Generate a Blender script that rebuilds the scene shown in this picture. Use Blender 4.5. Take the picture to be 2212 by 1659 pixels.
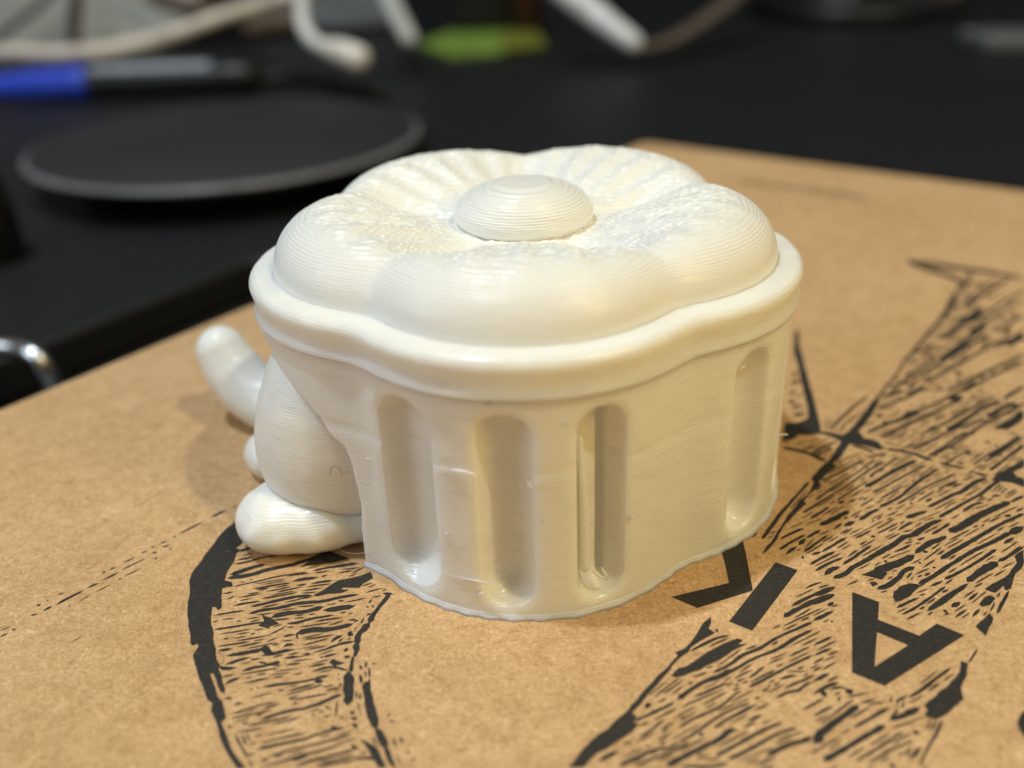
import bpy, bmesh, math, random
import numpy as np
from mathutils import Vector, Matrix, noise
from mathutils.geometry import tessellate_polygon

random.seed(7)
rng = np.random.default_rng(7)
S = 0.001                                   # everything below is written in millimetres
scene = bpy.context.scene
COL = scene.collection
for o in list(bpy.data.objects):
    bpy.data.objects.remove(o)

# ------------------------------------------------------------------ camera
PITCH, ROLL, FOCAL = math.radians(27.2), math.radians(2.2), 2100.0 / 2212.0
CAM_Z = 72.0
F0 = Vector((0, math.cos(PITCH), -math.sin(PITCH)))
U0 = Vector((0, math.sin(PITCH), math.cos(PITCH)))
R0 = Vector((1, 0, 0))
cr, sr = math.cos(ROLL), math.sin(ROLL)
RIGHT = R0 * cr - U0 * sr
UP = R0 * sr + U0 * cr
cam_data = bpy.data.cameras.new("camera")
cam = bpy.data.objects.new("camera", cam_data)
COL.objects.link(cam)
M = Matrix.Identity(4)
for i in range(3):
    M[i][0], M[i][1], M[i][2] = RIGHT[i], UP[i], -F0[i]
M[2][3] = CAM_Z * S
cam.matrix_world = M
cam_data.sensor_width = 36.0
cam_data.lens = 36.0 * FOCAL
cam_data.clip_start = 0.004
cam_data.clip_end = 20.0
cam_data.dof.use_dof = True
cam_data.dof.focus_distance = 0.111
cam_data.dof.aperture_fstop = cam_data.lens / 2.9
scene.camera = cam

# ------------------------------------------------------------------ world, lamps, exposure
world = bpy.data.worlds.new("World")
scene.world = world
world.use_nodes = True
bg = world.node_tree.nodes["Background"]
bg.inputs[0].default_value = (0.98, 0.97, 0.85, 1)
bg.inputs[1].default_value = 0.14
CX, CY = 2.2, 116.7                         # middle of the printed ornament


def lamp(name, direction, dist, size, watts, colour):
    d = Vector(direction).normalized()
    L = bpy.data.lights.new(name, 'AREA')
    L.shape, L.size, L.energy, L.color = 'DISK', size * S, watts, colour
    o = bpy.data.objects.new(name, L)
    o.location = (Vector((CX, CY, 20)) + d * dist) * S
    o.rotation_euler = d.to_track_quat('Z', 'Y').to_euler()
    COL.objects.link(o)


lamp("ceiling_lamp", (-9.0, 0.5, 32), 1300, 46, 8.8, (0.81, 0.92, 1.0))
lamp("ceiling_lamp", (15.3, -10.7, 31), 1300, 36, 4.6, (1.0, 0.93, 0.68))
lamp("warm_fill", (250, -210, 190), 400, 130, 0.43, (1.0, 0.70, 0.12))  # warm fill added near right to yellow the wall; source unseen

lamp("cool_fill", (-330, -90, 190), 420, 260, 0.50, (0.80, 0.91, 1.0))  # broad cool fill added at left to brighten the thigh; source unseen

scene.render.engine = 'CYCLES'
scene.view_settings.view_transform = 'Standard'
scene.view_settings.look = 'None'
scene.view_settings.exposure = 0.0
scene.view_settings.gamma = 1.0
scene.cycles.max_bounces = 8
scene.cycles.caustics_reflective = False
scene.cycles.caustics_refractive = False
scene.cycles.use_denoising = True


def at(u, v, z):
    """point at height z that stands at (u, v) of the 2212 x 1659 photograph"""
    d = RIGHT * (u - 1106) - UP * (v - 829.5) + F0 * 2100
    t = (z - CAM_Z) / d.z
    return Vector((d.x * t, d.y * t, z))


def at_y(u, v, y):
    d = RIGHT * (u - 1106) - UP * (v - 829.5) + F0 * 2100
    t = y / d.y
    return Vector((d.x * t, y, CAM_Z + d.z * t))


# ------------------------------------------------------------------ materials
def mat(name, colour=(0.5, 0.5, 0.5), rough=0.5, **kw):
    m = bpy.data.materials.new(name)
    m.use_nodes = True
    b = m.node_tree.nodes["Principled BSDF"]
    b.inputs["Base Color"].default_value = (*colour, 1)
    b.inputs["Roughness"].default_value = rough
    for k, v in kw.items():
        b.inputs[k.replace('_', ' ')].default_value = v
    return m


class NT:
    def __init__(self, m):
        self.t = m.node_tree
        self.b = m.node_tree.nodes["Principled BSDF"]

    def n(self, kind, **kw):
        x = self.t.nodes.new(kind)
        for k, v in kw.items():
            setattr(x, k, v)
        return x

    def link(self, a, b):
        self.t.links.new(a, b)

    def coords(self, scale=(1, 1, 1), rot=(0, 0, 0)):
        tc = self.n('ShaderNodeTexCoord')
        mp = self.n('ShaderNodeMapping')
        mp.inputs['Scale'].default_value = scale
        mp.inputs['Rotation'].default_value = rot
        self.link(tc.outputs['Object'], mp.inputs[0])
        return mp.outputs[0]

    def noise(self, vec, scale, detail=3, rough=0.55):
        x = self.n('ShaderNodeTexNoise')
        x.inputs['Scale'].default_value = scale
        x.inputs['Detail'].default_value = detail
        x.inputs['Roughness'].default_value = rough
        self.link(vec, x.inputs['Vector'])
        return x.outputs['Fac']

    def ramp(self, fac, stops):
        r = self.n('ShaderNodeValToRGB')
        e = r.color_ramp.elements
        e[0].position, e[0].color = stops[0][0], (*stops[0][1], 1)
        e[1].position, e[1].color = stops[-1][0], (*stops[-1][1], 1)
        for p, c in stops[1:-1]:
            q = e.new(p)
            q.color = (*c, 1)
        self.link(fac, r.inputs[0])
        return r.outputs[0]

    def math(self, op, a, b=None):
        x = self.n('ShaderNodeMath', operation=op)
        for i, v in enumerate((a, b)):
            if v is None:
                continue
            if isinstance(v, (int, float)):
                x.inputs[i].default_value = v
            else:
                self.link(v, x.inputs[i])
        return x.outputs[0]

    def mix(self, fac, a, b, mode='MIX'):
        x = self.n('ShaderNodeMix', data_type='RGBA', blend_type=mode)
        for i, v in ((0, fac), (6, a), (7, b)):
            if isinstance(v, (int, float)):
                x.inputs[i].default_value = v
            elif isinstance(v, tuple):
                x.inputs[i].default_value = (*v, 1)
            else:
                self.link(v, x.inputs[i])
        return x.outputs[2]

    def bump(self, height, dist, strength=1.0):
        x = self.n('ShaderNodeBump')
        x.inputs['Strength'].default_value = strength
        x.inputs['Distance'].default_value = dist
        self.link(height, x.inputs['Height'])
        self.link(x.outputs[0], self.b.inputs['Normal'])


def plastic(name, line_amp, glow, depth, nicks):
    """white translucent printing plastic with fine layer lines"""
    m = mat(name, (0.875, 0.862, 0.82), 0.30)
    k = NT(m)
    b = k.b
    b.inputs['Subsurface Weight'].default_value = glow
    b.inputs['Subsurface Radius'].default_value = (1.0, 0.94, 0.76)
    b.inputs['Subsurface Scale'].default_value = depth * S
    b.inputs['IOR'].default_value = 1.46
    b.inputs['Coat Weight'].default_value = 0.22 if glow > 0.5 else 0.06
    b.inputs['Coat Roughness'].default_value = 0.18
    v = k.coords()
    sep = k.n('ShaderNodeSeparateXYZ')
    k.link(v, sep.inputs[0])
    wob = k.noise(k.coords((160, 160, 900)), 1.0, 2)
    z = k.math('ADD', sep.outputs[2], k.math('MULTIPLY', wob, 0.00018))
    line = k.math('SINE', k.math('MULTIPLY', z, 2 * math.pi / (0.29 * S)))
    uneven = k.noise(k.coords((120, 120, 2600)), 1.0, 3, 0.6)
    h = k.math('MULTIPLY', line, k.math('ADD', k.math('MULTIPLY', uneven, line_amp * 2), -line_amp * 0.25))
    soft = k.noise(k.coords((500, 500, 500)), 1.0, 3, 0.5)
    h = k.math('ADD', h, k.math('MULTIPLY', soft, 1.4))
    fine = k.noise(k.coords((1500, 1500, 5200)), 1.0, 2, 0.5)
    h = k.math('ADD', h, k.math('MULTIPLY', fine, 0.45))
    dash = k.noise(k.coords((330, 330, 6400)), 1.0, 1, 0.4)
    dash = k.math('MULTIPLY', k.math('MAXIMUM', k.math('SUBTRACT', dash, 0.61), 0.0), nicks)
    h = k.math('ADD', h, dash)
    k.bump(h, 0.03 * S)
    r = k.math('ADD', k.math('MULTIPLY', uneven, 0.25), 0.22)
    k.link(r, b.inputs['Roughness'])
    return m


PLA = plastic("white_plastic_wall", 0.8, 0.9, 1.8, 13.0)
PLA_TOP = plastic("white_plastic_top", 0.24, 0.06, 0.8, 4.0)


def kraft():
    m = mat("kraft_cardboard", (0.5, 0.34, 0.18), 0.82)
    k = NT(m)
    k.b.inputs['Specular IOR Level'].default_value = 0.25

    def swirl(scale, dist, seed, stretch=(1, 1, 1), rot=0.0):
        x = k.n('ShaderNodeTexNoise')
        x.inputs['Scale'].default_value = scale
        x.inputs['Detail'].default_value = 4
        x.inputs['Roughness'].default_value = 0.62
        x.inputs['Distortion'].default_value = dist
        mp = k.coords(stretch, (0, 0, rot))
        off = k.n('ShaderNodeVectorMath', operation='ADD')
        off.inputs[1].default_value = (seed, seed * 0.7, seed * 1.3)
        k.link(mp, off.inputs[0])
        k.link(off.outputs[0], x.inputs['Vector'])
        return x.outputs['Fac']

    big = swirl(45, 0.3, 0.0)
    mid = swirl(300, 0.8, 1.7)
    f1 = swirl(900, 2.2, 3.1, (0.7, 1.5, 1), 0.6)
    f2 = swirl(1300, 2.6, 5.3, (1.5, 0.8, 1), 0.2)
    f3 = swirl(2300, 1.0, 7.7)
    base = k.ramp(big, [(0.3, (0.575, 0.354, 0.174)), (0.7, (0.655, 0.416, 0.217))])
    c = k.mix(1.0, base, k.ramp(mid, [(0.25, (0.86, 0.83, 0.78)), (0.5, (1, 1, 1)), (0.75, (1.10, 1.12, 1.15))]), 'MULTIPLY')
    c = k.mix(1.0, c, k.ramp(f1, [(0.30, (0.74, 0.67, 0.58)), (0.45, (0.97, 0.96, 0.94)), (0.56, (1.02, 1.03, 1.04)), (0.72, (1.28, 1.36, 1.50))]), 'MULTIPLY')
    c = k.mix(1.0, c, k.ramp(f2, [(0.30, (0.70, 0.63, 0.54)), (0.45, (0.96, 0.95, 0.93)), (0.56, (1.02, 1.03, 1.04)), (0.72, (1.32, 1.41, 1.55))]), 'MULTIPLY')
    k.link(c, k.b.inputs['Base Color'])
    h = k.math('ADD', k.math('ADD', f1, f2), k.math('MULTIPLY', f3, 0.8))
    k.bump(h, 0.085 * S)
    return m


KRAFT = kraft()


def ink():
    m = mat("black_print_ink", (0.030, 0.027, 0.025), 0.62)
    k = NT(m)
    k.b.inputs['Specular IOR Level'].default_value = 0.3
    f = k.noise(k.coords((1600, 2600, 1600), (0, 0, 0.5)), 1.0, 5, 0.75)
    c = k.ramp(f, [(0.35, (0.022, 0.020, 0.018)), (0.56, (0.034, 0.030, 0.026)), (0.66, (0.070, 0.056, 0.040)), (0.78, (0.20, 0.14, 0.085))])
    k.link(c, k.b.inputs['Base Color'])
    k.bump(f, 0.02 * S)
    return m


INK = ink()


def dark(name, colour, rough, scale=300, amp=0.02):
    m = mat(name, colour, rough)
    k = NT(m)
    f = k.noise(k.coords((scale, scale, scale)), 1.0, 4, 0.6)
    lo = tuple(x * 0.8 for x in colour)
    hi = tuple(x * 1.2 for x in colour)
    k.link(k.ramp(f, [(0.3, lo), (0.7, hi)]), k.b.inputs['Base Color'])
    k.bump(f, amp * S)
    return m


DESK = dark("black_desk_top", (0.014, 0.014, 0.015), 0.42, 120)
BOARD = dark("black_board", (0.0095, 0.0102, 0.0115), 0.5, 200)
DISC = dark("dark_grey_rubber", (0.019, 0.019, 0.020), 0.6, 250)
DISC_RIM = dark("grey_rim_plastic", (0.17, 0.17, 0.18), 0.35, 100)
BLACK = dark("black_plastic", (0.006, 0.006, 0.006), 0.4, 150)
BLUE = dark("blue_plastic", (0.03, 0.08, 0.72), 0.35, 100)
GREYSHEEN = dark("grey_sheen", (0.36, 0.39, 0.44), 0.5, 100)  # sheen on the marker barrel, put into a colour
BEIGE = dark("beige_rubber", (0.74, 0.65, 0.55), 0.5, 100)
WHITE = dark("white_rubber", (0.84, 0.83, 0.82), 0.35, 100)
CREAM = dark("cream_plastic", (0.88, 0.82, 0.74), 0.35, 100)
PAPER = dark("white_paper", (0.60, 0.60, 0.57), 0.8, 60)
BLUEGREY = dark("pale_blue_grey_plastic", (0.22, 0.25, 0.29), 0.5, 60)
BROWN = dark("brown_wood", (0.11, 0.07, 0.04), 0.6, 60)
GREEN = dark("lime_green_paper", (0.20, 0.32, 0.045), 0.7, 80)
YELLOWGREEN = dark("yellow_green_paper", (0.19, 0.19, 0.02), 0.7, 80)
TAN = dark("tan_leather", (0.12, 0.09, 0.065), 0.6, 80)
GREYPL = dark("grey_plastic", (0.16, 0.16, 0.165), 0.4, 80)
WALL = dark("dark_wall", (0.010, 0.010, 0.010), 0.9, 10)
CHROME = mat("polished_metal", (0.75, 0.75, 0.77), 0.18, Metallic=1.0)
HAIR = mat("brown_fibre", (0.20, 0.15, 0.10), 0.6)


# ------------------------------------------------------------------ object helpers
def tag(o, label=None, cat=None, group=None, kind=None):
    for k, v in (('label', label), ('category', cat), ('group', group), ('kind', kind)):
        if v:
            o[k] = v
    return o


def thing(name, loc, label, cat, group=None):
    o = bpy.data.objects.new(name, None)
    o.empty_display_size = 0.01
    o.location = Vector(loc) * S
    COL.objects.link(o)
    return tag(o, label, cat, group)


def base_of(o):
    v = Vector((0, 0, 0))
    while o is not None:
        v += o.location
        o = o.parent
    return v


def obj(name, verts, faces, material, parent=None, smooth=True, origin=None):
    """one mesh object; verts are world millimetres"""
    v = np.asarray(verts, dtype=np.float64).reshape(-1, 3) * S
    me = bpy.data.meshes.new(name)
    o = bpy.data.objects.new(name, me)
    COL.objects.link(o)
    if parent is not None:
        o.parent = parent
        v = v - np.array(base_of(parent))
    elif origin is not None:
        o.location = Vector(origin) * S
        v = v - np.array(origin) * S
    if isinstance(faces, np.ndarray):
        nf, nk = faces.shape
        me.vertices.add(len(v))
        me.vertices.foreach_set("co", v.ravel())
        me.loops.add(nf * nk)
        me.loops.foreach_set("vertex_index", faces.ravel().astype(np.int32))
        me.polygons.add(nf)
        me.polygons.foreach_set("loop_start", np.arange(nf, dtype=np.int32) * nk)
        me.polygons.foreach_set("loop_total", np.full(nf, nk, dtype=np.int32))
        me.update(calc_edges=True)
        me.validate()
    else:
        me.from_pydata([tuple(p) for p in v], [], faces)
        me.update()
    if smooth:
        me.polygons.foreach_set("use_smooth", np.ones(len(me.polygons), dtype=bool))
    me.materials.append(material)
    return o


def grid_faces(rows, cols, wrap):
    i = np.arange(rows - 1)[:, None]
    j = np.arange(cols if wrap else cols - 1)[None, :]
    jn = (j + 1) % cols
    a, b, c, d = i * cols + j, i * cols + jn, (i + 1) * cols + jn, (i + 1) * cols + j
    return np.stack([a, b, c, d], -1).reshape(-1, 4)


def spline(pts, n):
    P = np.array(pts, float)
    if len(P) < 3:
        t = np.linspace(0, 1, n)[:, None]
        return P[0] * (1 - t) + P[-1] * t
    Q = np.vstack([2 * P[0] - P[1], P, 2 * P[-1] - P[-2]])
    seg = np.linalg.norm(np.diff(P, axis=0), axis=1)
    cum = np.r_[0, np.cumsum(seg)]
    out = []
    for s in np.linspace(0, cum[-1], n):
        k = min(np.searchsorted(cum, s, side='right') - 1, len(seg) - 1)
        u = (s - cum[k]) / max(seg[k], 1e-9)
        p0, p1, p2, p3 = Q[k], Q[k + 1], Q[k + 2], Q[k + 3]
        out.append(0.5 * (2 * p1 + (p2 - p0) * u + (2 * p0 - 5 * p1 + 4 * p2 - p3) * u * u + (3 * p1 - p0 - 3 * p2 + p3) * u ** 3))
    return np.array(out)


def tube(name, pts, radii, material, parent=None, n=40, sides=20, caps=6, flat=1.0):
    """a round bar along a smooth line, ends closed by half balls"""
    path = spline(pts, n)
    rad = np.interp(np.linspace(0, 1, n), np.linspace(0, 1, len(radii)), radii)
    tan = np.gradient(path, axis=0)
    tan /= np.linalg.norm(tan, axis=1)[:, None]
    rings, r2 = [], []
    if caps:
        for k in range(caps):
            a = (k + 0.15) / caps * math.pi / 2
            rings.append((path[0] - tan[0] * rad[0] * math.cos(a), tan[0], rad[0] * math.sin(a)))
    for p, t, r in zip(path, tan, rad):
        rings.append((p, t, r))
    if caps:
        for k in range(caps):
            a = (caps - k - 0.85) / caps * math.pi / 2
            rings.append((path[-1] + tan[-1] * rad[-1] * math.cos(a), tan[-1], rad[-1] * math.sin(a)))
    V = []
    ang = np.linspace(0, 2 * math.pi, sides, endpoint=False)
    up = np.array([0, 0, 1.0])
    if abs(tan[0] @ up) > 0.9:
        up = np.array([1.0, 0, 0])
    side = np.cross(tan[0], up)
    side /= np.linalg.norm(side)
    for p, t, r in rings:
        side = side - t * (side @ t)
        side /= np.linalg.norm(side)
        nn = np.cross(side, t)
        V.append(p + r * (np.cos(ang)[:, None] * side + flat * np.sin(ang)[:, None] * nn))
    V = np.concatenate(V)
    f = grid_faces(len(rings), sides, True).tolist()
    f.append(list(range(sides))[::-1])
    f.append([len(V) - sides + i for i in range(sides)])
    return obj(name, V, f, material, parent, origin=None if parent else path[0])


def prism(name, poly, z0, z1, material, parent=None, bevel=0.0, smooth=False):
    """upright solid on a flat outline, with softened edges"""
    bm = bmesh.new()
    c = sum((Vector((p[0], p[1], 0)) for p in poly), Vector()) / len(poly)
    lo = [bm.verts.new((p[0] * S, p[1] * S, z0 * S)) for p in poly]
    f = bm.faces.new(lo)
    r = bmesh.ops.extrude_face_region(bm, geom=[f])
    bmesh.ops.translate(bm, vec=(0, 0, (z1 - z0) * S), verts=[v for v in r['geom'] if isinstance(v, bmesh.types.BMVert)])
    bmesh.ops.recalc_face_normals(bm, faces=bm.faces)
    if bevel:
        bmesh.ops.bevel(bm, geom=list(bm.edges), offset=bevel * S, segments=3, affect='EDGES', profile=0.5)
    org = base_of(parent) if parent else Vector((c.x, c.y, z0)) * S
    bmesh.ops.translate(bm, vec=-org, verts=bm.verts)
    me = bpy.data.meshes.new(name)
    bm.to_mesh(me)
    bm.free()
    me.materials.append(material)
    if smooth:
        for p in me.polygons:
            p.use_smooth = True
    o = bpy.data.objects.new(name, me)
    COL.objects.link(o)
    if parent:
        o.parent = parent
    else:
        o.location = org
    return o


def lathe(name, centre, profile, material, parent=None, sides=96):
    ang = np.linspace(0, 2 * math.pi, sides, endpoint=False)
    V = np.concatenate([np.stack([centre[0] + r * np.cos(ang), centre[1] + r * np.sin(ang), np.full(sides, z)], -1) for r, z in profile])
    f = grid_faces(len(profile), sides, True).tolist()
    f.append(list(range(sides))[::-1])
    f.append([len(V) - sides + i for i in range(sides)])
    return obj(name, V, f, material, parent, origin=None if parent else (centre[0], centre[1], profile[0][1]))


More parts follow.
